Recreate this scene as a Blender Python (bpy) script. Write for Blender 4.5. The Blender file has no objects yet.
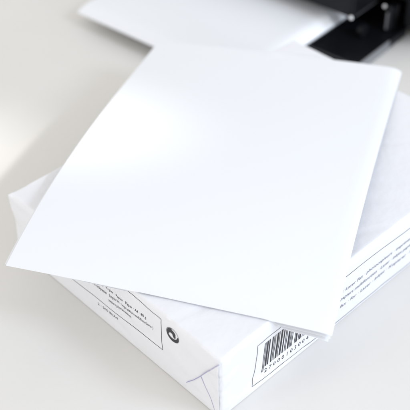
import bpy, bmesh, math, random
from mathutils import Vector, noise
random.seed(7)
S = 0.001                                    # everything below is written in millimetres
scene = bpy.context.scene
C = scene.collection

# ------------------------------------------------------------------ camera
cd = bpy.data.cameras.new("camera"); cam = bpy.data.objects.new("camera", cd); C.objects.link(cam)
cam.location = Vector((-237.21, -239.35, 459.22)) * S
cam.rotation_euler = (0.8628, 0.01, -0.7666)
cd.sensor_width = 36; cd.lens = 80.28
cd.clip_start = 0.01; cd.clip_end = 50
cd.dof.use_dof = True; cd.dof.focus_distance = 0.575; cd.dof.aperture_fstop = 7.5
scene.camera = cam

# ------------------------------------------------------------------ world and lamps
w = bpy.data.worlds.new("World"); scene.world = w; w.use_nodes = True
bg = w.node_tree.nodes["Background"]
bg.inputs[0].default_value = (1.0, 0.99, 0.965, 1); bg.inputs[1].default_value = 0.88

def area(name, loc, target, size, power, col):
    l = bpy.data.lights.new(name, 'AREA'); l.shape = 'RECTANGLE'; l.size = size[0]*S; l.size_y = size[1]*S
    l.energy = power; l.color = col
    o = bpy.data.objects.new(name, l); C.objects.link(o)
    o.location = Vector(loc)*S
    o.rotation_euler = (Vector(target)-Vector(loc)).to_track_quat('-Z', 'Y').to_euler()
    return o
area("window_light", (620, -1150, 1050), (150, 100, 0), (420, 420), 9.0, (0.66, 0.79, 1.0))
area("low_fill", (260, -1500, 430), (200, 60, 20), (420, 260), 6.2, (0.76, 0.86, 1.0))  # added low fill, brightens the long side and the sheets' right edges
area("left_fill", (-1300, 420, 330), (60, 120, 20), (320, 200), 3.3, (1.0, 0.985, 0.97))  # added fill from the left for the shaded end face
# added narrow spot for the light patch across the far left sheets and table
sp = bpy.data.lights.new("patch_spot", 'SPOT'); sp.energy = 58; sp.color = (1.0, 0.98, 0.95)
sp.shadow_soft_size = 0.04; sp.spot_size = math.radians(6.2); sp.spot_blend = 1.0
so_ = bpy.data.objects.new("patch_spot", sp); C.objects.link(so_)
_t = Vector((30, 342, 0)); _d = Vector((.454, -.891, .741)).normalized()
so_.location = (_t+_d*1500)*S; so_.rotation_euler = (-_d).to_track_quat('-Z', 'Y').to_euler()
scene.view_settings.view_transform = 'Standard'; scene.view_settings.look = 'None'
scene.view_settings.exposure = 0.0; scene.view_settings.gamma = 1.0

s3 = bpy.data.lights.new("streak_spot", 'SPOT'); s3.energy = 22; s3.color = (1.0, 0.96, 0.9)  # added small spot for the pale streak on the table
s3.shadow_soft_size = 0.03; s3.spot_size = math.radians(1.9); s3.spot_blend = 0.7
s3o = bpy.data.objects.new("streak_spot", s3); C.objects.link(s3o)
_t = Vector((48, -22, 0)); s3o.location = (_t+_d*1500)*S; s3o.rotation_euler = (-_d).to_track_quat('-Z', 'Y').to_euler()
# added low spot that whitens the sheets' edge on the printer's tray
s2 = bpy.data.lights.new("edge_spot", 'SPOT'); s2.energy = 62; s2.color = (0.93, 0.97, 1.0)
s2.shadow_soft_size = 0.05; s2.spot_size = math.radians(5.0); s2.spot_blend = 0.6
s2o = bpy.data.objects.new("edge_spot", s2); C.objects.link(s2o)
_t = Vector((378, 236, 12)); _d = Vector((-.05, -.99, .07)).normalized()
s2o.location = (_t+_d*1500)*S; s2o.rotation_euler = (-_d).to_track_quat('-Z', 'Y').to_euler()

# ------------------------------------------------------------------ materials
def mat(name, col, rough=0.6, spec=0.5, bump=None, vary=None, trans=0.0, coat=0.0):
    m = bpy.data.materials.new(name); m.use_nodes = True
    nt = m.node_tree; b = nt.nodes["Principled BSDF"]
    b.inputs["Base Color"].default_value = (*col, 1); b.inputs["Roughness"].default_value = rough
    b.inputs["Specular IOR Level"].default_value = spec
    b.inputs["Coat Weight"].default_value = coat
    tc = nt.nodes.new("ShaderNodeTexCoord")
    if vary:
        sc, amt = vary
        n = nt.nodes.new("ShaderNodeTexNoise"); n.inputs["Scale"].default_value = sc; n.inputs["Detail"].default_value = 6
        nt.links.new(tc.outputs["Object"], n.inputs["Vector"])
        r = nt.nodes.new("ShaderNodeMapRange")
        r.inputs["From Min"].default_value = .3; r.inputs["From Max"].default_value = .7
        r.inputs["To Min"].default_value = 1-amt; r.inputs["To Max"].default_value = 1+amt
        nt.links.new(n.outputs["Fac"], r.inputs["Value"])
        mx = nt.nodes.new("ShaderNodeVectorMath"); mx.operation = 'SCALE'
        mx.inputs[0].default_value = col
        nt.links.new(r.outputs["Result"], mx.inputs["Scale"])
        nt.links.new(mx.outputs["Vector"], b.inputs["Base Color"])
    if bump:
        sc, st, dist = bump
        n = nt.nodes.new("ShaderNodeTexNoise"); n.inputs["Scale"].default_value = sc; n.inputs["Detail"].default_value = 5
        nt.links.new(tc.outputs["Object"], n.inputs["Vector"])
        bp = nt.nodes.new("ShaderNodeBump"); bp.inputs["Strength"].default_value = st; bp.inputs["Distance"].default_value = dist
        nt.links.new(n.outputs["Fac"], bp.inputs["Height"])
        nt.links.new(bp.outputs["Normal"], b.inputs["Normal"])
    return m
M_table = mat("table_laminate", (0.755, 0.740, 0.715), 0.33, 0.5, bump=(900, .15, .0002), vary=(14, .012))
M_wrap = mat("ream_wrapper", (0.83, 0.838, 0.875), 0.42, 0.45, bump=(130, .5, .0010), vary=(60, .01))
M_sheet = mat("copy_paper", (0.85, 0.866, 0.90), 0.75, 0.25, bump=(1500, .12, .0001))
M_ink = mat("black_ink", (0.045, 0.045, 0.05), 0.6, 0.3)
M_ink_washed = mat("washed_ink", (0.11, 0.12, 0.17), 0.6, 0.3)  # black ink paled to paint the bloom over the bright side
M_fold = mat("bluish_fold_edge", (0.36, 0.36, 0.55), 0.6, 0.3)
M_blk = mat("black_gloss_plastic", (0.006, 0.0065, 0.008), 0.28, 0.2, vary=(40, .1))
M_blk2 = mat("black_textured_plastic", (0.008, 0.009, 0.011), 0.5, 0.15, bump=(2500, .3, .0002))
M_dgrey = mat("dark_grey_plastic", (0.05, 0.052, 0.056), 0.3, 0.5)
M_glint = mat("glint_white", (0.85, 0.86, 0.88), 0.25, 0.6)  # pale tone for the painted catch-lights
M_sheen = mat("grey_sheen", (0.15, 0.155, 0.165), 0.35, 0.5)  # grey stands for light reflected off black plastic

# ------------------------------------------------------------------ object helpers
def link_mesh(name, verts, faces, m, parent=None, smooth=True, loc=None):
    me = bpy.data.meshes.new(name)
    me.from_pydata([Vector(v)*S for v in verts], [], faces); me.update()
    me.materials.append(m)
    for p in me.polygons: p.use_smooth = smooth
    o = bpy.data.objects.new(name, me); C.objects.link(o)
    if parent: o.parent = parent
    return o
def bm_obj(name, bm, m, parent=None, smooth=False):
    me = bpy.data.meshes.new(name); bmesh.ops.recalc_face_normals(bm, faces=bm.faces); bm.to_mesh(me); bm.free()
    for v in me.vertices: v.co *= S
    me.materials.append(m)
    for p in me.polygons: p.use_smooth = smooth
    o = bpy.data.objects.new(name, me); C.objects.link(o)
    if parent: o.parent = parent
    return o
def add_box(bm, x0, x1, y0, y1, z0, z1, bev=0, seg=3):
    r = bmesh.ops.create_cube(bm, size=1)
    vs = r['verts']
    for v in vs:
        v.co = Vector(((x0+x1)/2 + v.co.x*(x1-x0), (y0+y1)/2 + v.co.y*(y1-y0), (z0+z1)/2 + v.co.z*(z1-z0)))
    if bev:
        es = list({e for v in vs for e in v.link_edges})
        bmesh.ops.bevel(bm, geom=es, offset=bev, segments=seg, profile=.5, affect='EDGES')
def empty(name, loc, rz, label, cat, group=None):
    o = bpy.data.objects.new(name, None); C.objects.link(o)
    o.location = Vector(loc)*S; o.rotation_euler = (0, 0, rz); o.empty_display_size = .02
    o["label"] = label; o["category"] = cat
    if group: o["group"] = group
    return o

# ------------------------------------------------------------------ the table surface
bm = bmesh.new(); add_box(bm, -700, 1300, -700, 1300, -28, 0, 2)
tb = bm_obj("table_surface", bm, M_table); tb["kind"] = "structure"

# ------------------------------------------------------------------ wrapped ream
L, W, H = 297.0, 210.0, 53.7
RX, RY, RZ = 2.6, 2.6, 5.4
def disp(p):
    q = Vector(p)
    d = .34*noise.noise(q*.018) + .20*noise.noise(q*.045+Vector((9, 2, 4))) + .07*noise.noise(q*.16)
    # soft pulled creases of the wrapper
    r = abs(noise.noise(Vector((q.x*.012+q.y*.02, q.y*.006-q.z*.03+q.x*.01, 3.3+q.z*.01))))
    d -= .5*max(0, .10-r)/.10
    # crumpled paper along the upright and top edges of the end face, strongest at the two corners
    e = max(math.exp(-(q.x+q.y)/22.0), .7*math.exp(-(q.x+(W-q.y))/20.0), .35*math.exp(-(q.x+(H-q.z))/7.0))
    d += e*(1.9*noise.noise(q*.085+Vector((1, 7, 3)))+.8*abs(noise.noise(q*.21+Vector((4, 1, 8))))-.25)
    # faint facets all over, as of handled paper
    c_ = noise.noise(Vector((q.x*.03+q.z*.04, q.y*.03-q.z*.03, 1.7)))
    d += .45*abs(c_)
    if q.z > H-1 and q.x+q.y > 60: d *= .5          # the lid is pulled tight
    return d
def surf(p, off=0.0):
    """a point on the flat box -> the wrapper's rounded, slightly wrinkled surface"""
    x, y, z = p
    lo = (RX, RY, .6); hi = (L-RX, W-RY, H-RZ); rad_hi = (RX, RY, RZ); rad_lo = (RX, RY, .6)
    inn = []; d = []
    for i, c in enumerate((x, y, z)):
        k = min(max(c, lo[i]), hi[i]); inn.append(k)
        d.append((c-k)/(rad_hi[i] if c > k else rad_lo[i]))
    dv = Vector(d)
    if dv.length < 1e-6: dv = Vector((0, 0, 1))
    n = dv.normalized()
    rr = [(rad_hi[i] if n[i] > 0 else rad_lo[i]) for i in range(3)]
    base = Vector((inn[0]+n.x*rr[0], inn[1]+n.y*rr[1], inn[2]+n.z*rr[2]))
    nn = Vector((n.x/rr[0], n.y/rr[1], n.z/rr[2])).normalized()
    dd = disp(p)
    if z < 6: dd *= z/6.0
    base += nn*(dd+off)
    # end face bellies in a little, its top edge dips beside the far corner where the paper was tucked
    t = max(0, 1-x/26.0)
    g = math.exp(-((y-188)/13.0)**2)*max(0, min(1, (z-20)/30))
    base.z -= 2.2*t*t*g
    base.x += 1.0*t*t*g
    # pointed ear of the fold at the far corner of the end face
    e = max(0, 1-math.hypot(x, y-W)/5.5)*max(0, min(1, (z-30)/24))
    base.x -= 1.6*e*e; base.y += 1.6*e*e; base.z += .8*e*e
    # soft corner next to the viewer
    c = max(0, 1-math.hypot(x, y)/24.0)*max(0, min(1, (z-30)/24))
    base.z -= 2.4*c*c
    if base.z < .05: base.z = .05
    return base
def axis(a, b, r0, r1, step):
    v = [a+r0*i/5 for i in range(5)]
    n = max(2, int((b-r1-a-r0)/step))
    v += [a+r0+(b-r1-a-r0)*i/n for i in range(n+1)]
    v += [b-r1+r1*i/5 for i in range(1, 6)]
    return v
xs = axis(0, L, RX, RX, 1.8); ys = axis(0, W, RY, RY, 1.8); zs = axis(0, H, .6, RZ, 1.6)
verts = []; faces = []; idx = {}
def vid(p):
    k = (round(p[0], 3), round(p[1], 3), round(p[2], 3))
    if k not in idx: idx[k] = len(verts); verts.append(surf(p))
    return idx[k]
def grid(A, B, f, flip):
    for i in range(len(A)-1):
        for j in range(len(B)-1):
            q = [vid(f(A[i], B[j])), vid(f(A[i+1], B[j])), vid(f(A[i+1], B[j+1])), vid(f(A[i], B[j+1]))]
            faces.append(q[::-1] if flip else q)
grid(xs, ys, lambda a, b: (a, b, H), False); grid(xs, ys, lambda a, b: (a, b, 0), True)
grid(xs, zs, lambda a, b: (a, 0, b), False); grid(xs, zs, lambda a, b: (a, W, b), True)
grid(ys, zs, lambda a, b: (0, a, b), True); grid(ys, zs, lambda a, b: (L, a, b), False)
ream = empty("wrapped_paper_ream", (0, 0, 0), 0,
             "sealed ream of copy paper in white printed wrapper with barcode, lying on the table", "paper ream")
link_mesh("wrapper", verts, faces, M_wrap, ream)

END = lambda u, z: (0, u, z)      # short end face, u runs away from the near corner
SIDE = lambda u, z: (u, 0, z)     # long side face
def ribbon(pts, wd, face, V, F, off=.12):
    """thin printed line along pts (face coordinates)"""
    P = []
    for (a, b) in zip(pts[:-1], pts[1:]):
        n = max(1, int(math.dist(a, b)/1.2))
        P += [(a[0]+(b[0]-a[0])*i/n, a[1]+(b[1]-a[1])*i/n) for i in range(n)]
    P.append(pts[-1])
    k0 = len(V)
    for i, p in enumerate(P):
        a = P[max(0, i-1)]; b = P[min(len(P)-1, i+1)]
        dx, dy = b[0]-a[0], b[1]-a[1]; l = math.hypot(dx, dy) or 1
        nx, ny = -dy/l*wd/2, dx/l*wd/2
        V.append(surf(face(p[0]+nx, p[1]+ny), off)); V.append(surf(face(p[0]-nx, p[1]-ny), off))
    for i in range(len(P)-1):
        F.append([k0+2*i, k0+2*i+1, k0+2*i+3, k0+2*i+2])
def text_mesh(s):
    c = bpy.data.curves.new("t", 'FONT'); c.body = s; c.resolution_u = 2; c.size = 1
    o = bpy.data.objects.new("t", c); C.objects.link(o)
    dg = bpy.context.evaluated_depsgraph_get(); dg.update()
    me = bpy.data.meshes.new_from_object(o.evaluated_get(dg))
    vs = [(v.co.x, v.co.y) for v in me.vertices]; fs = [list(p.vertices) for p in me.polygons]
    bpy.data.objects.remove(o); bpy.data.meshes.remove(me); bpy.data.curves.remove(c)
    return vs, fs
def lettering(s, a, b, h, face, V, F, shear=0.0, off=.12):
    vs, fs = text_mesh(s)
    x0 = min(v[0] for v in vs); x1 = max(v[0] for v in vs)
    ln = math.dist(a, b); ux, uy = (b[0]-a[0])/ln, (b[1]-a[1])/ln
    px, py = (0, 1)
    k = len(V)
    for (x, y) in vs:
        t = (x-x0)/(x1-x0)*ln; y *= h/.72
        V.append(surf(face(a[0]+ux*t+px*y-math.copysign(1, ux)*-shear*y, a[1]+uy*t+py*y), off))
    for f in fs: F.append([k+i for i in f])
def decal(name, V, F, m): return link_mesh(name, V, F, m, ream, smooth=False)

# frames
V, F = [], []
ribbon([(200, 60.0), (200, 60.1)], .01, SIDE, V, F); V.clear(); F.clear()
ribbon([(137.5, 17.5), (51.0, 20.8), (51.1, 48.4), (84.5, 50.6), (150, 51.0), (150, 16.9), (137.5, 17.5)], .42, END, V, F)
decal("printed_frame", V, F, M_ink)
V, F = [], []
ribbon([(140, 42.6), (52, 42.4), (30.6, 42.2), (30.9, 36), (27.3, 6.3), (60, 4.9), (90, 3.6), (109.4, 2.6), (150, 2.9), (268, 3.0), (268, 41.5), (181, 41.3), (140, 42.6)], .42, SIDE, V, F)
decal("printed_frame", V, F, M_ink)
# lettering of the end face
V, F = [], []
lettering("Kopier \u00b7 Fax \u00b7 Kopier \u00b7 Papier \u00b7 Paper \u00b7 A4 \u00b7 80 g", (122, 34.9), (65.7, 37.6), 2.6, END, V, F)
lettering("Druckpapier \u00b7 kopieren \u00b7 impression multifonctions )", (118, 30.2), (59.5, 32.9), 2.6, END, V, F)
lettering("papiers photocopieurs", (103, 26.0), (80.5, 27.0), 2.5, END, V, F)
lettering("2 : 500 Bl/A4", (116.4, 12.3), (95.3, 13.9), 2.2, END, V, F)
decal("printed_text", V, F, M_ink)
# lettering of the long side
V, F = [], []
lettering("i : Laser Fax \u00b7 photocopieurs \u00b7 imprimantes laser et", (109.5, 28.7), (206, 28.9), 2.9, SIDE, V, F, .25)
lettering("papiers multifonction \u00b7 Laser \u00b7 inkjet papers \u00b7 copy \u00b7 fax", (110.0, 21.7), (210, 22.0), 2.9, SIDE, V, F, .25)
lettering("fax \u00b7 for \u00b7 Laser \u00b7 Inkjet \u00b7 Kopierer \u00b7 Drucker", (110.2, 14.7), (204, 14.4), 2.9, SIDE, V, F, .25)
decal("printed_text", V, F, M_ink_washed)
# barcode: slanted bars, digits beneath
V, F = [], []
def bar_pt(t, s):          # t along, s up; the label was folded askew
    bx, bz = 35.8+t*41.0, 17.0-t*.9
    tx, tz = 37.6+t*41.0, 38.8+t*.2
    return (bx+(tx-bx)*s, bz+(tz-bz)*s)
Lc = "0001101 0011001 0010011 0111101 0100011 0110001 0101111 0111011 0110111 0001011".split()
flip = lambda c: ''.join('10'[int(q)] for q in c)
Gc = [flip(c)[::-1] for c in Lc]; Rc = [flip(c) for c in Lc]
bits = "101"+''.join((Lc if k in "LL" else Gc)[int(d)] if k == "L" else Gc[int(d)] for d, k in zip("700010", "LLGGLG"))+"01010"+''.join(Rc[int(d)] for d in "300419")+"101"
bars = []; i = 0; MOD = .0130
while i < len(bits):
    if bits[i] == '1':
        k = i
        while k < len(bits) and bits[k] == '1': k += 1
        bars.append((i*MOD, k*MOD)); i = k
    else: i += 1
for (a, b) in bars:
    n = 12; k = len(V)
    low = -.19 if a < 3*MOD else 0
    for i in range(n+1):
        s = low+(1-low)*i/n
        for t in (a, b):
            p = bar_pt(t, s); V.append(surf(SIDE(*p), .12))
    for i in range(n): F.append([k+2*i, k+2*i+1, k+2*i+3, k+2*i+2])
lettering("2 7 0 0 0 1 0 3 0 0 4", (38.0, 10.9), (79.5, 9.6), 3.5, SIDE, V, F, .1)
decal("barcode", V, F, M_ink)

# recycling mark: ring with two arrows chasing each other
V, F = [], []
cy, cz, R_ = 40.8, 43.0, 5.7
def ringpt(r, a): return (cy - r*math.cos(a), cz + r*math.sin(a))
def sector(r0f, r1f, a0, a1, n=36):
    k = len(V)
    for i in range(n+1):
        a = a0+(a1-a0)*i/n; s = i/n
        for r in (r0f(s), r1f(s)): V.append(surf(END(*ringpt(r, a)), .12))
    for i in range(n): F.append([k+2*i, k+2*i+1, k+2*i+3, k+2*i+2])
D = math.radians
sector(lambda s: R_-.3, lambda s: R_, 0, 2*math.pi, 60)                                      # thin outer ring
sector(lambda s: R_-1.2-1.5*math.sin(math.pi*min(1, s*.95)), lambda s: R_-.15, D(186), D(375))   # lower crescent
sector(lambda s: R_-1.0-3.4*math.sin(math.pi*(.5-.42*s)), lambda s: R_-.5, D(98), D(200))        # upper left arrow body
def blob(cu, cv, ru, rv, rot):
    k = len(V); n = 20
    V.append(surf(END(cu, cv), .13))
    for i in range(n):
        a = 2*math.pi*i/n; x, y = ru*math.cos(a), rv*math.sin(a)
        V.append(surf(END(cu-(x*math.cos(rot)-y*math.sin(rot)), cv+(x*math.sin(rot)+y*math.cos(rot))), .13))
    for i in range(n): F.append([k, k+1+i, k+1+(i+1) % n])
blob(cy-.2, cz+2.3, 2.6, 1.7, D(-25))
blob(cy-1.3, cz+.2, 1.35, 2.1, D(8))
decal("recycling_mark", V, F, M_ink)

# folded-over flap on the end face beside the near corner
def flap_layer(poly, lift, name, m):
    V, F = [], []
    n = 26
    A, B, Cc, Dd = poly
    for i in range(n+1):
        for j in range(n+1):
            s, t_ = i/n, j/n
            u = (A[0]*(1-s)+B[0]*s)*(1-t_)+(Dd[0]*(1-s)+Cc[0]*s)*t_
            z = (A[1]*(1-s)+B[1]*s)*(1-t_)+(Dd[1]*(1-s)+Cc[1]*s)*t_
            V.append(surf(END(u, z), lift))
    for i in range(n):
        for j in range(n):
            k = i*(n+1)+j; F.append([k, k+1, k+n+2, k+n+1])
    o = link_mesh(name, V, F, m, ream)
    so = o.modifiers.new("thickness", 'SOLIDIFY'); so.thickness = .3*S; so.offset = 0
    return o
flap_layer([(1.6, 50.5), (15.8, 27.6), (2.6, 1.2), (1.2, 1.2)], .55, "fold_flap", M_wrap)
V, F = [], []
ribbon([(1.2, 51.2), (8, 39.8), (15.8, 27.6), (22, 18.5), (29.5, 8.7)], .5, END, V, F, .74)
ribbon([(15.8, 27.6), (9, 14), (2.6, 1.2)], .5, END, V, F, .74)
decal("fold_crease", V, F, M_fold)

def slab(name, V, Na, Nb, thick, m):
    """a grid of (Na+1)x(Nb+1) top points -> a closed thin sheet with crisp edges"""
    n = (Na+1)*(Nb+1); V = V + [(x, y, z-thick) for x, y, z in V]; F = []
    g = lambda i, j: i*(Nb+1)+j
    for i in range(Na):
        for j in range(Nb):
            q = [g(i, j), g(i+1, j), g(i+1, j+1), g(i, j+1)]
            F.append(q); F.append([k+n for k in q[::-1]])
    rim = [g(i, 0) for i in range(Na+1)]+[g(Na, j) for j in range(1, Nb+1)]+[g(i, Nb) for i in range(Na-1, -1, -1)]+[g(0, j) for j in range(Nb-1, 0, -1)]
    pairs = list(zip(rim, rim[1:]+rim[:1]))
    for a, b in pairs: F.append([b, a, a+n, b+n])
    o = link_mesh(name, V, F, m)
    sharp = {frozenset(p) for p in pairs} | {frozenset((a+n, b+n)) for a, b in pairs}
    for e in o.data.edges:
        if frozenset(e.vertices) in sharp: e.use_edge_sharp = True
    return o
# ------------------------------------------------------------------ loose sheets
def sheet(name, label, da, db, rot, dz, droop, thick=.22):
    px, py, ang, z0, c1, c2, c3, d1, d2, e = (137.97, 132.08, .51, 65.5, -6.54, -10.92, 6.36, -2.17, -1.48, -1.88)
    ang += rot
    Na, Nb = 66, 46
    def zf(s, t):
        z = z0+dz+c1*s+c2*s*s+c3*s**3+d1*t+d2*t*t+e*s*t
        z += droop*max(0, (-s-.35)/.65)**2*(.5-.5*t)
        z -= 2.4*max(0, (-t-.93)/.07)**1.6*min(1, .25+(s+1)*1.5)
        z += .22*noise.noise(Vector((s*2.0, t*2.0, 5+dz)))
        return z
    Z = [[zf(-1+2*i/Na, -1+2*j/Nb) for j in range(Nb+1)] for i in range(Na+1)]
    ha, hb = 297.0/Na, 210.0/Nb
    A = [[0]*(Nb+1) for _ in range(Na+1)]; B = [[0]*(Nb+1) for _ in range(Na+1)]
    ma, mb = Na//2, Nb//2
    for j in range(Nb+1):
        for i in range(ma+1, Na+1): A[i][j] = A[i-1][j]+math.sqrt(max(.1, ha*ha-(Z[i][j]-Z[i-1][j])**2))
        for i in range(ma-1, -1, -1): A[i][j] = A[i+1][j]-math.sqrt(max(.1, ha*ha-(Z[i][j]-Z[i+1][j])**2))
    for i in range(Na+1):
        for j in range(mb+1, Nb+1): B[i][j] = B[i][j-1]+math.sqrt(max(.1, hb*hb-(Z[i][j]-Z[i][j-1])**2))
        for j in range(mb-1, -1, -1): B[i][j] = B[i][j+1]-math.sqrt(max(.1, hb*hb-(Z[i][j]-Z[i][j+1])**2))
    c, s_ = math.cos(ang), math.sin(ang)
    V = []; F = []
    for i in range(Na+1):
        for j in range(Nb+1):
            a, b = A[i][j]+da, B[i][j]+db
            X, Y = px+a*c-b*s_, py+a*s_+b*c
            out = max(0, 2-X, 2-Y, X-(L-2), Y-(W-2))            # rests on the ream where it would sink into it
            V.append((X, Y, max(Z[i][j], H+1.35+dz*.8-.7*out)))
    o = slab(name, V, Na, Nb, thick, M_sheet)
    o["label"] = label; o["category"] = "paper sheet"; o["group"] = "loose blank sheets fanned on the wrapped ream"
    return o
sheet("paper_sheet", "large blank white sheet lying slanted on top of the wrapped ream, topmost of its stack", 0, 0, 0, 0, 0)
sheet("paper_sheet", "middle of three loose sheets on the ream, its thin edge showing under the topmost", .7, .0, -.006, -.5, -2.8)
sheet("paper_sheet", "lowest of three loose sheets on the ream, its corner curling down above the barcode", .8, .3, -.011, -1.0, -5.4)

# ------------------------------------------------------------------ printer (local: u into the machine, v across, z up)
PO = (433, 195, 0); PR = math.radians(6)
pr = empty("printer", PO, PR, "black inkjet printer at the back of the table with its output tray pulled out", "printer")
# housing: right block, left block, roof, back wall of the slot
bm = bmesh.new()
add_box(bm, 0, 330, -34, -3, 18, 66, 5, 4)
add_box(bm, 0, 330, 292, 400, 18, 66, 5, 4)
add_box(bm, 140, 326, -6, 296, 18, 64, 2)
add_box(bm, 4, 142, -8, 298, 42, 65, 3)
bm_obj("housing", bm, M_blk2, pr)
bm = bmesh.new(); add_box(bm, -37, 10, 30, 330, 30.5, 60, 2.2, 4)
bm_obj("control_panel", bm, M_blk, pr)
bm = bmesh.new(); add_box(bm, -120, 138, 0, 286, 6, 9, 1.2)
for v in (52, 276): add_box(bm, -112, 120, v, v+2.5, 8, 10.4, .6)
tray = bm_obj("output_tray", bm, M_blk, pr)
bm = bmesh.new(); add_box(bm, -119, -16, -1.4, -.2, .6, 9.4, .3)
bm_obj("side_wall", bm, M_sheen, tray)  # side face of the black tray, its reflection painted in grey
bm = bmesh.new(); add_box(bm, -15.5, 16, -1.2, 5, .6, 8.6, .6)
bm_obj("tray_hinge", bm, M_blk2, tray)
bm = bmesh.new(); add_box(bm, -34, 6, 28.6, 29.9, 31.5, 32.8, .3)
bm_obj("panel_glint", bm, M_dgrey, pr)  # strip painting the highlight along the panel's lower edge
for u in (-100, 80):
    for v in (12, 262):
        bm = bmesh.new(); add_box(bm, u, u+14, v, v+14, 0, 6.4, 1); bm_obj("tray_foot", bm, M_blk2, tray)
for u in (20, 290):
    for v in (-30, 370):
        bm = bmesh.new(); add_box(bm, u, u+20, v, v+20, 0, 18.6, .8); bm_obj("rubber_foot", bm, M_blk2, pr)
# small pale balls painting the catch-lights at the panel corner and slot jamb
for nm, (u, v, z) in (("glint_dot", (-37.6, 31.4, 31.6)), ("glint_dot", (-1, 17, 33))):
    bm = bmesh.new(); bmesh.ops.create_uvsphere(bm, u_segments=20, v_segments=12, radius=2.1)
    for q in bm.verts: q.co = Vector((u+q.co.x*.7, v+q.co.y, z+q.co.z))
    bm_obj(nm, bm, M_glint, pr, True)
bm = bmesh.new(); add_box(bm, -4, 14, 8, 15, 8, 36, 3, 4); bm_obj("slot_jamb", bm, M_blk, pr)
bm = bmesh.new(); add_box(bm, -5.2, -3.9, 10.2, 12.2, 12, 30, .4); bm_obj("jamb_glint", bm, M_sheen, pr)  # thin strip paints the highlight streak down the jamb
bm = bmesh.new(); r = bmesh.ops.create_cone(bm, cap_ends=True, segments=28, radius1=6.5, radius2=6.5, depth=5)
for q in r['verts']: q.co = Vector((-26+q.co.x, 24+q.co.z, 16+q.co.y))
bm_obj("guide_wheel", bm, M_blk, pr)
bm = bmesh.new(); add_box(bm, -75, -73, 7, 280, 9.1, 10.0, .3); bm_obj("tray_seam", bm, M_dgrey, tray)
bm = bmesh.new()                                   # exit roller bar inside the slot
for v in range(20, 286, 38):
    r = bmesh.ops.create_cone(bm, cap_ends=True, segments=20, radius1=7, radius2=7, depth=14)
    for q in r['verts']: q.co = Vector((60+q.co.x, v+q.co.z, 30+q.co.y))
r = bmesh.ops.create_cone(bm, cap_ends=True, segments=12, radius1=3, radius2=3, depth=296)
for q in r['verts']: q.co = Vector((60+q.co.x, 145+q.co.z, 30+q.co.y))
bm_obj("exit_roller", bm, M_blk2, pr)

# printed-out sheets lying on the tray: a stack whose near edges hang past it
def tray_sheet(name, label, u0, v0, z, rot):
    Na, Nb = 40, 28; V = []; F = []
    for i in range(Na+1):
        for j in range(Nb+1):
            a, b = 297*i/Na, 210*j/Nb
            zz = z - 4.6*(1-min(1, a/16))**1.7 - 6.6*(1-min(1, b/12))**1.6 + .8*math.sin(b/210*math.pi) + .25*noise.noise(Vector((a*.02, b*.02, z)))
            c, s_ = math.cos(rot), math.sin(rot)
            u, v = u0+a*c-b*s_, v0+a*s_+b*c
            cp, sp = math.cos(PR), math.sin(PR)
            V.append((PO[0]+u*cp-v*sp, PO[1]+u*sp+v*cp, zz))
    o = slab(name, V, Na, Nb, .25, M_sheet)
    o["label"] = label; o["category"] = "paper sheet"; o["group"] = "sheets lying on the printer's output tray"
tray_sheet("paper_sheet", "blank sheet lying uppermost on the black output tray of the printer", -172.8, 56.8, 17.5, -.012)
tray_sheet("paper_sheet", "blank sheet directly beneath the uppermost one on the printer's output tray", -171.8, 56.2, 16.3, -.009)
